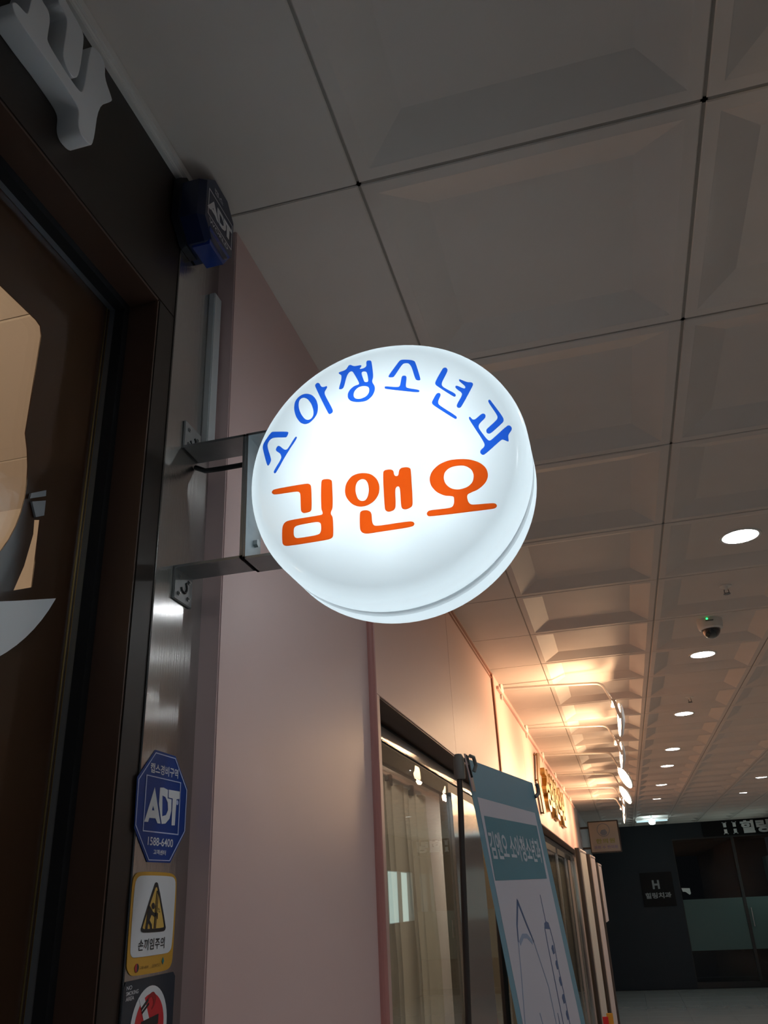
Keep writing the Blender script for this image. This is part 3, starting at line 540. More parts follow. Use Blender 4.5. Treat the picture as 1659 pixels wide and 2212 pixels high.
# ---------------------------------------------------------------- the round sign on its bracket
SC = Vector((-.241, 1.05, 2.258)); SR = .203
sg = thing('projecting_sign', SC, 'round white lit sign with blue and orange lettering on a steel wall bracket', 'sign')
prof = [(.186, .006), (.199, .0065), (SR, .010), (SR, .044), (.2015, .050), (.1975, .0555), (.191, .0595), (.184, .0612), (.12, .0618), (0, .062)]
fs = MB().lathe(prof, SC, (0, -1, 0), 96).build('front_shell', M['shell'], sg, smooth=True)
bs = MB().lathe(prof, SC, (0, 1, 0), 96).build('back_shell', M['shell'], sg, smooth=True)
MB().lathe([(.187, -.0075), (.187, .0075)], SC, (0, 1, 0), 96).build('drum', M['drum'], sg, smooth=True)
ly = 1.05 - .0628
for n, key in (('blue_letter', 'blue'), ('orange_letter', 'orange')):
    for L in SHAPE[key]:
        me = flat_mesh([chaikin([(x/1000, z/1000) for x, z in l], 2) for l in L], .0003)
        put(me, n, M['film_' + n.split('_')[0]], sg, (SC.x, ly, SC.z), *XZ)
lamps = [(-.01, .035, 13)] + [(.11*math.cos(a), .11*math.sin(a), 8.5) for a in [2*math.pi*k/8 for k in range(8)]]
for i, (dx, dz, e) in enumerate(lamps):
    l = bpy.data.lights.new('sign_lamp', 'POINT'); l.energy = e*SIGN_W*.1; l.shadow_soft_size = .02; l.color = (.84, .96, 1.0)
    o = link('sign_lamp', l, sg); o.location = (dx, 0, dz)
# bracket: wall arms, upright, sign-side arms
BY0, BY1, T = 1.025, 1.080, .004
br = MB().box(-.577+.003, -.466, BY0, BY1, 2.363, 2.367).box(-.574, -.466, BY0, BY1, 2.160, 2.164).box(-.470, -.466, BY0, BY1, 2.160, 2.367).build('bracket', M['galv'], sg)
MB().box(-.4655, -.40, BY0+.001, BY1+.002, 2.364, 2.368).box(-.4655, -.405, BY0+.001, BY1+.002, 2.158, 2.162).box(-.4657, -.4615, BY0+.001, BY1+.002, 2.158, 2.368).build('sign_arm', M['galv'], sg)
for z0, z1, holes in ((2.363, 2.414, ((1.038, 2.376), (1.068, 2.398), (1.038, 2.402))), (2.113, 2.164, ((1.037, 2.150), (1.067, 2.150), (1.037, 2.124), (1.067, 2.124)))):
    MB().box(-.5744, -.5705, BY0, BY1, z0, z1, .001).build('wall_flange', M['galv'], br)
    for y, z in holes: MB().cyl((-.5705, y, z), (-.5685, y, z), .0036, n=8).cyl((-.569, y, z), (-.567, y, z), .002, n=8).build('screw', M['bolt'], br)
    zc = (z0+z1)/2
    MB().tube([(-.5702, 1.0525+.009*math.cos(a), zc+.009*math.sin(a)) for a in [math.radians(200+220*i/8) for i in range(9)]], .002, 6).build('slot', M['black'], br)
for z in (2.195, 2.262, 2.335):
    MB().cyl((-.4617, 1.060, z), (-.4555, 1.060, z), .0062, n=6).build('bolt', M['bolt'], br) if z < 2.2 else MB().cyl((-.4617, 1.060, z), (-.461, 1.060, z), .004, n=10).build('bolt_hole', M['black'], br)
MB().tube([(-.572, 1.07, 2.350), (-.55, 1.062, 2.336), (-.52, 1.056, 2.3315), (-.49, 1.055, 2.331), (-.462, 1.055, 2.3315)], .0042, 8).build('power_cord', M['black'], sg, smooth=True)

# ---------------------------------------------------------------- on the steel column
cd = MB().box(-.5745, -.562, 1.086, 1.113, 2.405, 2.72, .0015).build('cable_duct', M['duct'])
tag(cd, 'slim white cable duct running down from the blue alarm box', 'cable duct')

sr = thing('alarm_siren', (-.5745, 1.02, 2.72), 'dark blue eight-sided alarm box under the ceiling at the top of the steel column', 'alarm')
def octo(y0, y1, z0, z1, c): return [(y0+c, z0), (y1-c, z0), (y1, z0+c), (y1, z1-c), (y1-c, z1), (y0+c, z1), (y0, z1-c), (y0, z0+c)]
bm_ = MB()
A = octo(.944, 1.058, 2.734, 2.878, .032); B = octo(.953, 1.061, 2.739, 2.876, .028)
va = [bm_.bm.verts.new((-.572, y, z)) for y, z in A]; vm = [bm_.bm.verts.new((-.531, y, z)) for y, z in A]; vb = [bm_.bm.verts.new((-.520, y, z)) for y, z in B]
for P_, Q_ in ((va, vm), (vm, vb)):
    for i in range(8): bm_.bm.faces.new((P_[i], P_[(i+1) % 8], Q_[(i+1) % 8], Q_[i]))
bm_.bm.faces.new(vb); bm_.bm.faces.new(va[::-1])
bm_.build('housing', M['siren'], sr)
pb_ = flat_mesh([octo(.936, 1.042, 2.728, 2.884, .034)], .006)
put(pb_, 'back_plate', M['siren_dark'], sr, (-.568, 0, 0), *YZ)
MB().hexa([(-.556, .982, 2.731), (-.556, 1.036, 2.731), (-.524, 1.036, 2.731), (-.524, .982, 2.731), (-.556, .970, 2.752), (-.556, 1.050, 2.752), (-.5185, 1.050, 2.758), (-.5185, .970, 2.758)]).build('flasher_lens', M['blue_lens'], sr)
fr = -.5195
put(flat_mesh([[(.961, 2.780), (1.056, 2.780), (1.056, 2.838), (.961, 2.838)], [(.9625, 2.7815), (1.0545, 2.7815), (1.0545, 2.8365), (.9625, 2.8365)]], .0002), 'printed_box', M['print_white'], sr, (fr, 0, 0), *YZ)
lt = [[(x/1000, z/1000) for x, z in l] for l in SHAPE['adt_letters']]
put(flat_mesh(lt, .0002), 'printed_letters', M['print_white'], sr, (fr, 1.012, 2.810), (0, 1.08, 0), (0, 0, .70))
put(text_mesh('WORLD', bold=.01, width=.075, height=.009), 'printed_text', M['print_white'], sr, (fr, 1.005, 2.772), *YZ)
put(text_mesh('캡스', bold=.015, width=.035, height=.012), 'printed_text', M['print_white'], sr, (fr, .998, 2.853), *YZ)

def mm(key): return [[(x/1000, z/1000) for x, z in l] for l in SHAPE[key]]
FX = -.5737
a = thing('security_sticker', (FX, 1.043, 1.829), 'blue octagonal security sticker with white letters on the steel column', 'sticker')
C = (1.043, 1.829)
def onc(me, name, m, root, lv, c): return put(me, name, m, root, (FX+.0003*lv, c[0], c[1]), *YZ)
onc(flat_mesh([chaikin(l, 1) if 0 else l for l in mm('adt_oct')], .0002), 'backing', M['blue'], a, 0, C)
onc(flat_mesh(mm('adt_line'), .0001), 'outline', M['print_line'], a, 2, C)
onc(flat_mesh(mm('adt_box'), .0001), 'frame_line', M['print_line'], a, 2, C)
onc(flat_mesh(mm('adt_letters'), .0001), 'logo_letters', M['print_white'], a, 2, C)
def skew_text(s, w_, h_, c, slope, m, root, lv, name='printed_text', bold=.02):
    me = text_mesh(s, bold=bold, width=w_, height=h_)
    for v in me.vertices: v.co.y += v.co.x*slope
    return put(me, name, m, root, (FX+.0003*lv, c[0], c[1]), *YZ)
skew_text('캡스경비구역', .075, .0125, (C[0]-.006, C[1]+.0440), .005, M['print_white'], a, 2)
skew_text('1588-6400', .0655, .0100, (C[0]-.0045, C[1]-.0448), 0, M['print_white'], a, 2, bold=.012)
skew_text('고객센터', .0320, .0060, (C[0]-.0055, C[1]-.0572), 0, M['print_white'], a, 2)
onc(flat_mesh([arc(.0335, .007, .0032, 0, 340, 12)], .0001), 'registered_mark', M['print_line'], a, 2, C)

b = thing('caution_sticker', (FX, 1.036, 1.69), 'yellow and white finger-trap caution sticker below the blue sticker', 'sticker')
C = (1.036, 1.69)
onc(flat_mesh([chaikin(l, 2) for l in mm('cau_plate')], .0002), 'backing', M['yellow'], b, 0, C)
onc(flat_mesh([chaikin(l, 2) for l in mm('cau_white')], .0001), 'white_panel', M['print_white'], b, 2, C)
onc(flat_mesh([chaikin(l, 1) for l in mm('cau_tri')], .0001), 'triangle_border', M['ink'], b, 4, C)
onc(flat_mesh([chaikin(l, 1) for l in mm('cau_triin')], .0001), 'triangle_field', M['amber'], b, 3, C)
onc(flat_mesh(mm('cau_man'), .0001), 'pictogram', M['ink'], b, 5, C)
skew_text('손끼임주의', .0640, .0125, (C[0]-.0040, C[1]-.0225), 0, M['ink'], b, 4, bold=.012)
onc(flat_mesh([arc(-.0352, -.0463, .0046, 90, 270, 12)], .0001), 'round_emblem', M['emblem_red'], b, 3, C)
onc(flat_mesh([arc(-.0352, -.0463, .0046, -90, 90, 12)], .0001), 'round_emblem', M['navy'], b, 3, C)
skew_text('고용노동부', .0200, .0032, (C[0]-.0180, C[1]-.0467), 0, M['ink'], b, 3, bold=0)
skew_text('안전보건공단', .0220, .0036, (C[0]+.0115, C[1]-.0465), 0, M['ink'], b, 3, bold=0)
onc(flat_mesh([[(.0245, -.0428), (.0270, -.0385), (.0300, -.0428), (.0270, -.0470)]], .0001), 'diamond_emblem', M['teal_logo'], b, 3, C)

n_ = thing('no_smoking_sticker', (FX, 1.036, 1.56), 'dark navy no smoking sticker with a red disc at the foot of the column', 'sticker')
pts = [(-.0575, -.060), (-.0560, -.0570), (.0600, -.0555), (.0625, -.0590), (.0625, -.19), (-.0600, -.19)]
C = (1.036, 1.69)
onc(flat_mesh([[(-.0600, -.066), (-.0560, -.0590), (.0570, -.0570), (.0625, -.062), (.0625, -.178), (.058, -.184), (-.056, -.184), (-.060, -.179)]], .0002), 'backing', M['navy'], n_, 0, C)
cc = (.003, -.1105)
onc(flat_mesh([arc(cc[0], cc[1], .0430, 0, 350, 40)], .0001), 'white_ring', M['print_white'], n_, 2, C)
onc(flat_mesh([arc(cc[0], cc[1], .0345, 0, 350, 40)], .0001), 'red_disc', M['red'], n_, 3, C)
onc(flat_mesh([[(-.0250, -.0790), (-.0140, -.0765), (.0240, -.1390), (.0120, -.1430)]], .0001), 'slash', M['print_white'], n_, 4, C)
onc(flat_mesh([[(-.0200, -.0890), (-.0050, -.0800), (-.0030, -.0830), (-.0185, -.0920)], [(-.0180, -.0930), (-.0025, -.0845), (-.0010, -.0870), (-.0165, -.0955)]], .0001), 'slash_bars', M['ink'], n_, 5, C)
onc(flat_mesh([[(-.0170, -.1030), (.0230, -.0990), (.0230, -.1090), (-.0170, -.1130)]], .0001), 'cigarette', M['ink'], n_, 5, C)
onc(flat_mesh([chaikin([(-.006, -.084), (.004, -.078), (.010, -.086), (.004, -.094), (.012, -.090), (.016, -.080), (.008, -.0735), (-.004, -.077)], 2)], .0001), 'smoke_curl', M['red_dark'], n_, 4, C)
for k, s_ in enumerate(('NO', 'SMOKING', 'AREA')):
    skew_text(s_, (.012, .027, .018)[k], .0042, (C[0]-.0560+(.012, .027, .018)[k]/2+.002, C[1]-.0655-.0055*k), .03, M['print_white'], n_, 2, bold=.01)

# ---------------------------------------------------------------- white letter on the brown fascia
hl = thing('fascia_letter', (XL, .6, 2.62), 'thick white cut-out letter mounted on the dark brown fascia', 'letter')
for k, key in enumerate(('head_a', 'head_b')):
    L = [(y/1000, z/1000) for y, z in SHAPE[key][0]]
    put(flat_mesh([chaikin(L, 2)], .0155, .001), 'letter_stroke', M['acrylic'], hl, (-.5605, 0, 0), *YZ)

# ---------------------------------------------------------------- downlights
def make_downlight():
    t = thing('downlight', (0, 0, 0), 'x', 'downlight', 'recessed downlights')
    MB().lathe([(.066, .002), (.0665, -.003), (.076, -.004), (.0785, 0), (.0785, .001)], (0, 0, 0), (0, 0, 1), 40).build('trim_ring', M['white_paint'], t, smooth=True)
    MB().lathe([(.066, .002), (.060, .045), (.050, .085), (.03, .10), (0, .102)], (0, 0, 0), (0, 0, 1), 40).build('reflector', M['reflector'], t, smooth=True)
    MB().lathe([(0, .004), (.014, .005), (.025, .011), (.029, .022), (.029, .085), (.015, .095)], (0, 0, 0), (0, 0, 1), 20).build('bulb', M['bulb_cool'], t, smooth=True)
    return t
dl0 = make_downlight(); first = True
ordn = ('behind the viewer', 'overhead', 'nearest', 'second', 'third', 'fourth', 'fifth', 'sixth', 'seventh', 'eighth')
for col in (1, 3):
    for q, k in enumerate(LIGHT_ROWS):
        o = dl0 if first else copy_tree(dl0); first = False
        o.location = (TX0+PX*(col+.5), TY0+PY*(k+.5), CEIL+.030)
        o['label'] = 'round white ceiling downlight, %s in the row %s' % (ordn[q], 'past the dome camera' if col == 1 else 'nearer the right wall')

# ---------------------------------------------------------------- arm spotlights over the lit fascia
SY = (5.13, 6.576, 7.985, 9.48, 10.826, 12.162)
def make_spot(turned):
    t = thing('arm_spotlight', (XL, 0, 2.84), 'x', 'lamp', 'arm spotlights over the pink fascia')
    b_ = t.location
    P0 = lambda x, y, z: (x, y, z)
    MB().lathe([(.028, 0), (.034, .004), (.034, .012), (.022, .022), (0, .024)], (XL, 0, 2.868), (1, 0, 0), 24).box(XL, XL+.012, -.02, .02, 2.80, 2.885, .003).build('wall_base', M['white_paint'], t, smooth=True)
    pts = [(XL+.01, 0, 2.866), (-.30, 0, 2.856), (-.02, 0, 2.842)] + [(.0+.05*math.sin(a), 0, 2.790+.05*math.cos(a)) for a in [math.radians(x) for x in (10, 30, 50, 62)]] + [(.083, 0, 2.720)]
    MB().tube(pts, .0085, 10).build('arm', M['white_paint'], t, smooth=True)
    if not turned:
        MB().box(.068, .098, -.018, .018, 2.690, 2.728, .004).build('joint', M['white_paint'], t)
        MB().hexa([(.078, -.115, 2.715), (.096, -.115, 2.715), (.096, -.100, 2.715), (.078, -.100, 2.715), (.102, -.115, 2.60), (.122, -.115, 2.60), (.122, -.100, 2.60), (.102, -.100, 2.60)]).box(.075, .10, -.112, .0, 2.704, 2.718, .003).build('yoke', M['white_paint'], t)
        ax, ctr = Vector((-1, -.10, .10)), Vector((.112, 0, 2.613))
    else:
        ax, ctr = Vector((-.86, -.30, -.42)), Vector((.135, 0, 2.615))
        MB().box(.075, .10, -.015, .015, 2.66, 2.725, .004).build('joint', M['white_paint'], t)
    hd = MB().lathe([(0, -.022), (.03, -.021), (.055, -.016), (.09, -.008), (.1, .0), (.1, .008), (.095, .009)], ctr, ax, 32).build('head', M['white_paint'], t, smooth=True)
    MB().lathe([(.094, .006), (.05, .010), (0, .012)], ctr, ax, 32).build('lens', M['bulb_warm'], t, smooth=True)
    return t
s0, s1 = make_spot(False), make_spot(True)
used = set()
sl = ('nearest the teal banner', 'second from the teal banner', 'third, its disc turned towards the viewer', 'fourth, its disc turned towards the viewer', 'second from the far end', 'at the far end of the row')
for i, y in enumerate(SY):
    src = s1 if i in (2, 3) else s0
    o = src if src.name not in used else copy_tree(src); used.add(src.name)
    o.location.y = y
    o['label'] = 'white gooseneck spotlight over the pink fascia, ' + sl[i]

# ---------------------------------------------------------------- gold sign on the lit fascia
gs = thing('gold_sign', (XL, 8.6, 2.5), 'gold raised characters mounted on the lit pink fascia', 'sign')
me = text_mesh('경희한의원', bold=.035, ext=.02, width=2.45, height=.37)
GX = XL+.022
put(me, 'gold_characters', M['gold'], gs, (GX, 8.70, 2.535), *YZ)
gb = thing('gold_bar', (XL, 7.1, 2.5), 'narrow bent gold bar on the fascia before the gold characters', 'bar')
L = [(y/1000, z/1000) for y, z in SHAPE['goldbar'][0]]
for y_, z_ in ((7.05, 2.74), (6.95, 2.53), (7.15, 2.30)): MB().cyl((XL-.001, y_, z_), (XL+.024, y_, z_), .006, n=8).build('stud', M['gold_dark'], gb)
put(flat_mesh([L], .005), 'bar', M['gold_dark'], gb, (XL+.027, 0, 0), *YZ)

# ---------------------------------------------------------------- ceiling devices
dc = thing('dome_camera', (.601, 4.32, CEIL+.03), 'white dome security camera with a green light on the ceiling', 'camera')
zc = CEIL+.03
MB().lathe([(.062, 0), (.062, .02), (.058, .045), (.05, .052), (.046, .052), (.046, .03)], (.601, 4.32, zc), (0, 0, -1), 40).build('housing', M['white_paint'], dc, smooth=True)
MB().lathe([(.045, .048)] + [(.045*math.cos(t), .05+.045*math.sin(t)) for t in [math.radians(x) for x in range(10, 91, 10)]], (.601, 4.32, zc), (0, 0, -1), 32).build('dome', M['dome'], dc, smooth=True)
MB().box(.575, .613, 4.2535, 4.258, zc-.022, zc-.017, .001).build('nameplate', M['grey_plastic'], dc)
MB().lathe([(.0055, 0), (.004, .003), (0, .004)], (.585, 4.262, zc-.009), (0, -1, 0), 12).build('status_light', M['led_green'], dc)
for i, (x, y, lb) in enumerate(((.628, 3.80, 'small sprinkler head on the ceiling before the dome camera'), (.625, 6.22, 'small sprinkler head on the ceiling beyond the dome camera'))):
    sp = thing('sprinkler', (x, y, zc), lb, 'sprinkler', 'ceiling sprinklers')
    MB().lathe([(.028, 0), (.026, .004), (.01, .006), (.009, .018), (0, .018)], (x, y, zc), (0, 0, -1), 20).build('escutcheon', M['white_paint'], sp, smooth=True)
    MB().tube([(x-.008, y, zc-.016), (x-.010, y, zc-.03), (x, y, zc-.036)], .002, 6).tube([(x+.008, y, zc-.016), (x+.010, y, zc-.03), (x, y, zc-.036)], .002, 6).cyl((x, y, zc-.036), (x, y, zc-.039), .015, n=16).build('deflector', M['steel_dark'], sp)
bt = thing('batten_light', (.62, 16.95, CEIL), 'short white fluorescent batten on the ceiling near the dark far wall', 'lamp')
MB().box(.33, .92, 16.91, 16.99, CEIL-.03, CEIL-.002, .004).build('body', M['white_paint'], bt)
MB().cyl((.35, 16.95, CEIL-.042), (.90, 16.95, CEIL-.042), .013, n=12).build('tube', M['batten_e'], bt, smooth=True)
bb = thing('bare_bulb', (.615, 16.70, CEIL), 'bright bare bulb hanging in front of the fluorescent batten', 'lamp')
MB().cyl((.615, 16.70, CEIL+.03), (.615, 16.70, CEIL-.03), .022, n=16).build('socket', M['white_paint'], bb, smooth=True)
MB().lathe([(.02, .03), (.045, .05), (.06, .075), (.05, .105), (.025, .12), (0, .122)], (.615, 16.70, CEIL), (0, 0, -1), 20).build('globe', M['bare_bulb'], bb, smooth=True)
el = thing('ceiling_puck', (.02, 17.6, CEIL), 'small round white fitting on the ceiling beside the square lightbox', 'detector')
MB().lathe([(.07, 0), (.07, .02), (.05, .05), (0, .055)], (.02, 17.6, CEIL-.0+.028), (0, 0, -1), 24).build('body', M['white_paint'], el, smooth=True)

# ---------------------------------------------------------------- square lightbox on the left wall
lb = thing('lightbox_sign', (XL, 14.3, 2.5), 'square black framed lightbox sign with green and purple print on the left wall', 'sign')
MB().box(-.455, .015, 14.30, 14.46, 2.255, 2.722, .004).build('housing', M['black'], lb)
MB().box(-.440, -.005, 14.292, 14.30, 2.272, 2.703, .002).build('face_panel', M['box_face'], lb)
for z in (2.32, 2.62): MB().box(XL, -.455, 14.35, 14.39, z, z+.03).build('wall_bracket', M['black'], lb)
put(flat_mesh([arc(0, 0, .098, 0, 350, 36), arc(0, 0, .088, 0, 350, 36)], .001), 'ring_print', M['blue_print'], lb, (-.225, 14.291, 2.585), *XZ)
put(flat_mesh([arc(0, -.02, .060, 200, 340, 12) + [(.03, .01), (-.03, .0)]], .001), 'ring_emblem', M['blue_print'], lb, (-.225, 14.291, 2.585), *XZ)
put(text_mesh('한의원', bold=.03, width=.285, height=.068, spacing=1.2), 'printed_text', M['green_print'], lb, (-.215, 14.291, 2.425), *XZ)
put(text_mesh('경희 수 한의원', bold=.02, width=.36, height=.046), 'printed_text', M['purple_print'], lb, (-.220, 14.291, 2.335), *XZ)

# ---------------------------------------------------------------- far wall signs
ps = thing('wall_plaque', (.58, YF, 1.7), 'black square plaque with a letter H on the dark far wall', 'sign')
MB().box(.275, .885, YF-.022, YF, 1.405, 2.015, .003).build('board', M['board'], ps)
put(text_mesh('H', bold=.04, ext=.004, width=.135, height=.16), 'letter', M['sign_grey'], ps, (.557, YF-.026, 1.795), *XZ)
put(text_mesh('힐링치과', bold=.03, ext=.004, width=.49, height=.105), 'lettering', M['sign_grey'], ps, (.572, YF-.026, 1.600), *XZ)
ws = thing('header_sign', (2.35, YF, 2.75), 'black sign band with pale raised letters above the far glass door', 'sign')
MB().box(1.62, XR, YF-.03, YF, 2.605, 2.885, .003).build('board', M['board'], ws)
for x in (2.045, 2.225):
    for z0, z1 in ((2.757, 2.853), (2.628, 2.720)):
        MB().box(x-.028, x+.028, YF-.055, YF-.03, z0, z1).box(x-.042, x+.042, YF-.055, YF-.03, z1-.016 if z0 > 2.7 else z0, z1 if z0 > 2.7 else z0+.016).build('letter_bar', M['acrylic'], ws)
put(text_mesh('힐링', bold=.045, ext=.012, width=.53, height=.235), 'lettering', M['acrylic'], ws, (2.60, YF-.043, 2.745), *XZ)
nt_ = thing('paper_note', (1.1, YF+.02, 1.65), 'small white torn paper notice taped to the far glass door', 'notice')
put(flat_mesh([[(-.075, .05), (.08, .04), (.085, -.055), (.06, -.075), (-.01, -.02), (-.06, -.015)]], .001), 'sheet', M['paper'], nt_, (1.10, YF+.028, 1.66), *XZ)

# ---------------------------------------------------------------- curtains behind the glass
def curtain(a, b, x, label, seed):
    rnd = random.Random(seed)
    n = int((b-a)/.018); bm = bmesh.new(); rows = []
    ph = 0; prof_ = []
    for i in range(n+1):
        ph += rnd.uniform(.55, 1.05)*1.05
        prof_.append(x + .042*math.sin(ph) + .014*math.sin(ph*.37+seed))
    for z in (.12, .8, 1.5, 2.02, 2.10):
        sq_ = 1.0 if z < 2 else .6
        rows.append([bm.verts.new((x+(px-x)*sq_, a+(b-a)*i/n, z)) for i, px in enumerate(prof_)])
    for A_, B_ in zip(rows, rows[1:]):
        for i in range(n): bm.faces.new((A_[i], A_[i+1], B_[i+1], B_[i]))
    me = bpy.data.meshes.new('cloth')
    t = thing('curtain', (x, (a+b)/2, 2.1), label, 'curtain', 'curtains behind the shop glass')
    for v in bm.verts: v.co -= t.location
    bm.to_mesh(me); bm.free(); me.materials.append(M['curtain']); me.shade_smooth()
    link('cloth', me, t)
    MB().cyl((x, a, 2.115), (x, b, 2.115), .010, n=10).build('curtain_rod', M['white_paint'], t)
    for q in range(int((b-a)/.35)+1):
        yy = a+.1+q*.35
        if yy < b: MB().box(x-.006, x+.02, yy, yy+.02, 2.085, 2.125, .002).build('hook', M['steel_dark'], t)
curtain(2.25, 3.6, -.79, 'beige pleated curtain behind the glass left of the banner stand', 3)
curtain(4.4, 7.9, -.79, 'beige pleated curtain behind the glass right of the steel post', 5)
curtain(8.0, 12.2, -.79, 'beige pleated curtain behind the glass at the far end of the shop', 9)

# ---------------------------------------------------------------- the teal banner stand
U = Vector((.169, .9856, 0)); TL = Vector((-.357, 2.2, 2.032)); D = Vector((.056, .115, -.607)).normalized()
NB = U.cross(-D)          # faces the corridor
BW, BL = .655, 1.86
bn = thing('banner_stand', (-.30, 2.5, 0), 'teal and white printed banner on a dark stand beside the pink pilaster', 'banner')
def bp(u, v, lift=0.0): return TL + U*u + D*v + NB*lift
def bq(name, m, pts, lift):
    return put(flat_mesh([pts], .0002), name, m, bn, TL + NB*lift, U, -D)
R4 = lambda u0, u1, v0, v1: [(u0, -v0), (u1, -v0), (u1, -v1), (u0, -v1)]
bq('sheet', M['ban_teal'], R4(0, BW, 0, BL), 0)
bq('white_field', M['ban_white'], [(.040, -.095), (.600, -.097), (.600, -1.78), (.040, -1.78)], .0006)
bq('header_block', M['ban_dark'], [(.064, -.140), (.585, -.137), (.570, -.292), (.050, -.299)], .0012)
put(text_mesh('김앤오 소아청소년과', bold=.02, width=.50, height=.070), 'header_text', M['ban_letter'], bn, bp(.312, .212, .0018), U, -D)
def line(pts, w_, name, m):
    L_, R_ = [], []
    for i, p in enumerate(pts):
        q0 = Vector(pts[max(i-1, 0)]); q1 = Vector(pts[min(i+1, len(pts)-1)]); d = (q1-q0).normalized(); nn = Vector((-d.y, d.x))*(w_[i] if isinstance(w_, list) else w_)/2
        L_.append((p[0]+nn.x, p[1]+nn.y)); R_.append((p[0]-nn.x, p[1]-nn.y))
    return bq(name, m, L_ + R_[::-1], .0012)
line([(.209, -.348), (.158, -.408), (.139, -.448)], [.012, .009, .007], 'needle_line', M['ban_ink'])
line([(.207, -.350), (.252, -.415), (.283, -.456)], [.012, .010, .007], 'needle_line', M['ban_ink'])
line([(.139, -.448), (.111, -.514), (.077, -.585), (.04, -.66)], .005, 'needle_line', M['ban_pale'])
line([(.283, -.456), (.302, -.497), (.335, -.571), (.335, -.66), (.33, -.9)], .006, 'needle_line', M['ban_pale'])
line([(.150, -.452), (.190, -.436), (.230, -.438), (.268, -.456)], .012, 'needle_line', M['ban_pale'])
line([(.451, -.337), (.450, -.411)], .005, 'syringe_needle', M['ban_ink'])
bq('syringe_cap', M['ban_ink'], [(.430, -.414), (.452, -.409), (.477, -.414), (.482, -.432), (.424, -.428)], .0012)
line([(.425, -.424), (.418, -.47), (.412, -.572), (.405, -.672), (.395, -.9)], .006, 'syringe_line', M['ban_ink'])
line([(.480, -.428), (.489, -.474), (.480, -.533), (.480, -.612), (.474, -.681), (.465, -.9)], .006, 'syringe_line', M['ban_ink'])
for u_, v_ in ((.466, .486), (.474, .527), (.474, .570), (.466, .615), (.470, .657)):
    bq('syringe_mark', M['ban_ink'], [(u_-.016, -v_+.004), (u_-.006, -v_+.012), (u_+.010, -v_+.012), (u_+.010, -v_-.010), (u_-.010, -v_-.012)], .0013)
line([(.20, -.62), (.22, -.70)], .006, 'needle_line', M['ban_pale'])
line([(.37, -.64), (.36, -.80)], [.004, .012], 'needle_line', M['ban_ink'])
# frame of the stand
top = Vector((-.372, 2.195, 2.036)); foot = Vector((-.52, 2.52, .02))
MB().tube([top + Vector((0, 0, -.03)), Vector((-.398, 2.195, 1.44)), Vector((-.47, 2.21, .03))], .0075, 12).build('pole', M['pole'], bn, smooth=True)
MB().lathe([(0, .012), (.009, .010), (.014, 0), (.0145, -.045), (.0135, -.052), (0, -.053)], (top.x, top.y, top.z-.005), (0, 0, 1), 20).build('pole_cap', M['grey_plastic'], bn, smooth=True)
MB().hexa([bp(-.012, -.008, .004), bp(.012, -.004, .004), bp(.016, .085, .004), bp(.000, .085, .004), bp(-.012, -.008, .008), bp(.012, -.004, .008), bp(.016, .085, .008), bp(.000, .085, .008)]).build('clip', M['chrome'], bn)
MB().tube([bp(-.004, .02, .009), bp(.006, .05, .009)], .002, 6).build('clip_slot', M['black'], bn)
MB().tube([bp(.012, -.004, .012), bp(.028, -.002, .016), bp(.034, .018, .016), bp(.026, .034, .010)], .005, 8).build('hook', M['grey_plastic'], bn, smooth=True)
MB().tube([bp(BW-.012, .045, .002), bp(BW+.006, .035, .010), bp(BW+.016, .018, .012), bp(BW+.012, .004, .010)], .006, 8).build('hook', M['grey_plastic'], bn, smooth=True)
MB().tube([bp(0, 0, -.012), bp(BW, 0, -.012)], .006, 8).build('top_bar', M['pole'], bn)
MB().tube([bp(.13, .35, -.03), bp(.05, .75, -.06), bp(-.02, 1.86, -.12)], .010, 8).build('leg', M['pole'], bn)
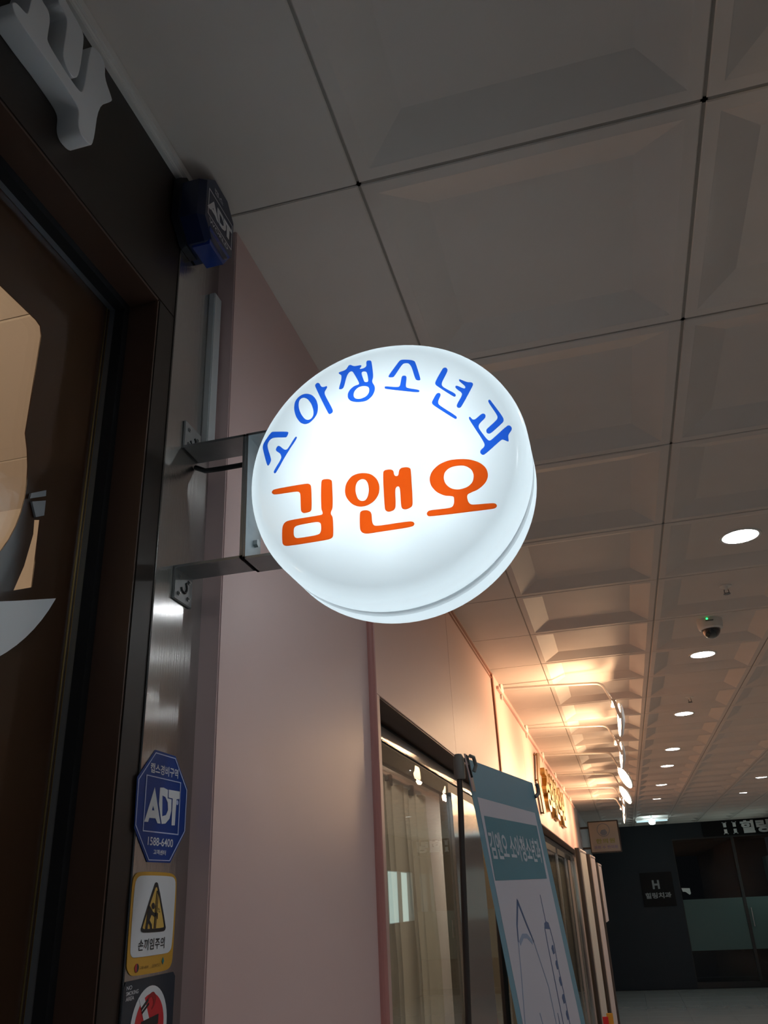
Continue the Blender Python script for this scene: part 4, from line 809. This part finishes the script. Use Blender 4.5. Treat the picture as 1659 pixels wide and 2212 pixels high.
MB().tube([bp(.50, .35, -.03), bp(.66, 1.86, -.12)], .010, 8).build('leg', M['pole'], bn)
MB().box(-.47-.02, -.25, 2.15, 2.95, 0.0, .03, .004).build('base', M['pole'], bn)
MB().tube([(-.47, 2.21, .03), (-.40, 2.4, .02)], .010, 8).build('leg', M['pole'], bn)

# ---------------------------------------------------------------- the three far banner stands, seen almost edge on
fb = ((7.5, -.326, -.308, 8.12, 2.010, .22, 'far_ban', 'first far banner stand beyond the curtain glass, with green tinted print'),
      (8.55, -.284, -.266, 9.15, 2.000, .20, 'far_ban2', 'middle far banner stand with a plain pale sheet'),
      (9.8, -.256, -.243, 10.35, 1.960, 1.42, 'far_ban2', 'last far banner stand with a short sheet, before the dark wall'))
for y0, xa, xb, y1, zt, zb, mk, lab in fb:
    t = thing('banner_stand', (xa, y0, 0), lab, 'banner', 'far banner stands')
    MB().tube([(xa-.024, y0-.02, 0), (xa-.024, y0-.02, zt+.03)], .018, 8).build('pole', M['pole'], t)
    MB().hexa([(xa, y0, zb), (xb, y1, zb), (xb, y1, zt), (xa, y0, zt), (xa-.006, y0, zb), (xb-.006, y1, zb), (xb-.006, y1, zt), (xa-.006, y0, zt)]).build('sheet', M[mk], t)
    MB().tube([(xa-.008, y0-.02, zt+.012), (xb-.008, y1, zt+.012)], .014, 8).build('top_bar', M['far_ban2'], t)
    MB().box(xa-.14, xb+.10, y0-.05, y1+.05, 0, .025, .004).build('base', M['pole'], t)
br2 = thing('leaflet_holder', (-.26, 6.9, .0), 'small stand with red and yellow leaflets before the far banners', 'holder')
MB().box(-.30, -.262, 6.90, 6.905, .80, .915).build('leaflet', M['red'], br2)
MB().box(-.272, -.228, 6.91, 6.915, .80, .935).build('leaflet', M['yellow'], br2)
MB().box(-.305, -.222, 6.89, 6.93, .74, .86, .004).build('holder', M['white_paint'], br2)
MB().cyl((-.262, 6.92, .02), (-.262, 6.92, .76), .010, n=12).build('post', M['pole'], br2)
MB().cyl((-.262, 6.92, 0), (-.262, 6.92, .02), .11, n=24).build('foot', M['pole'], br2)
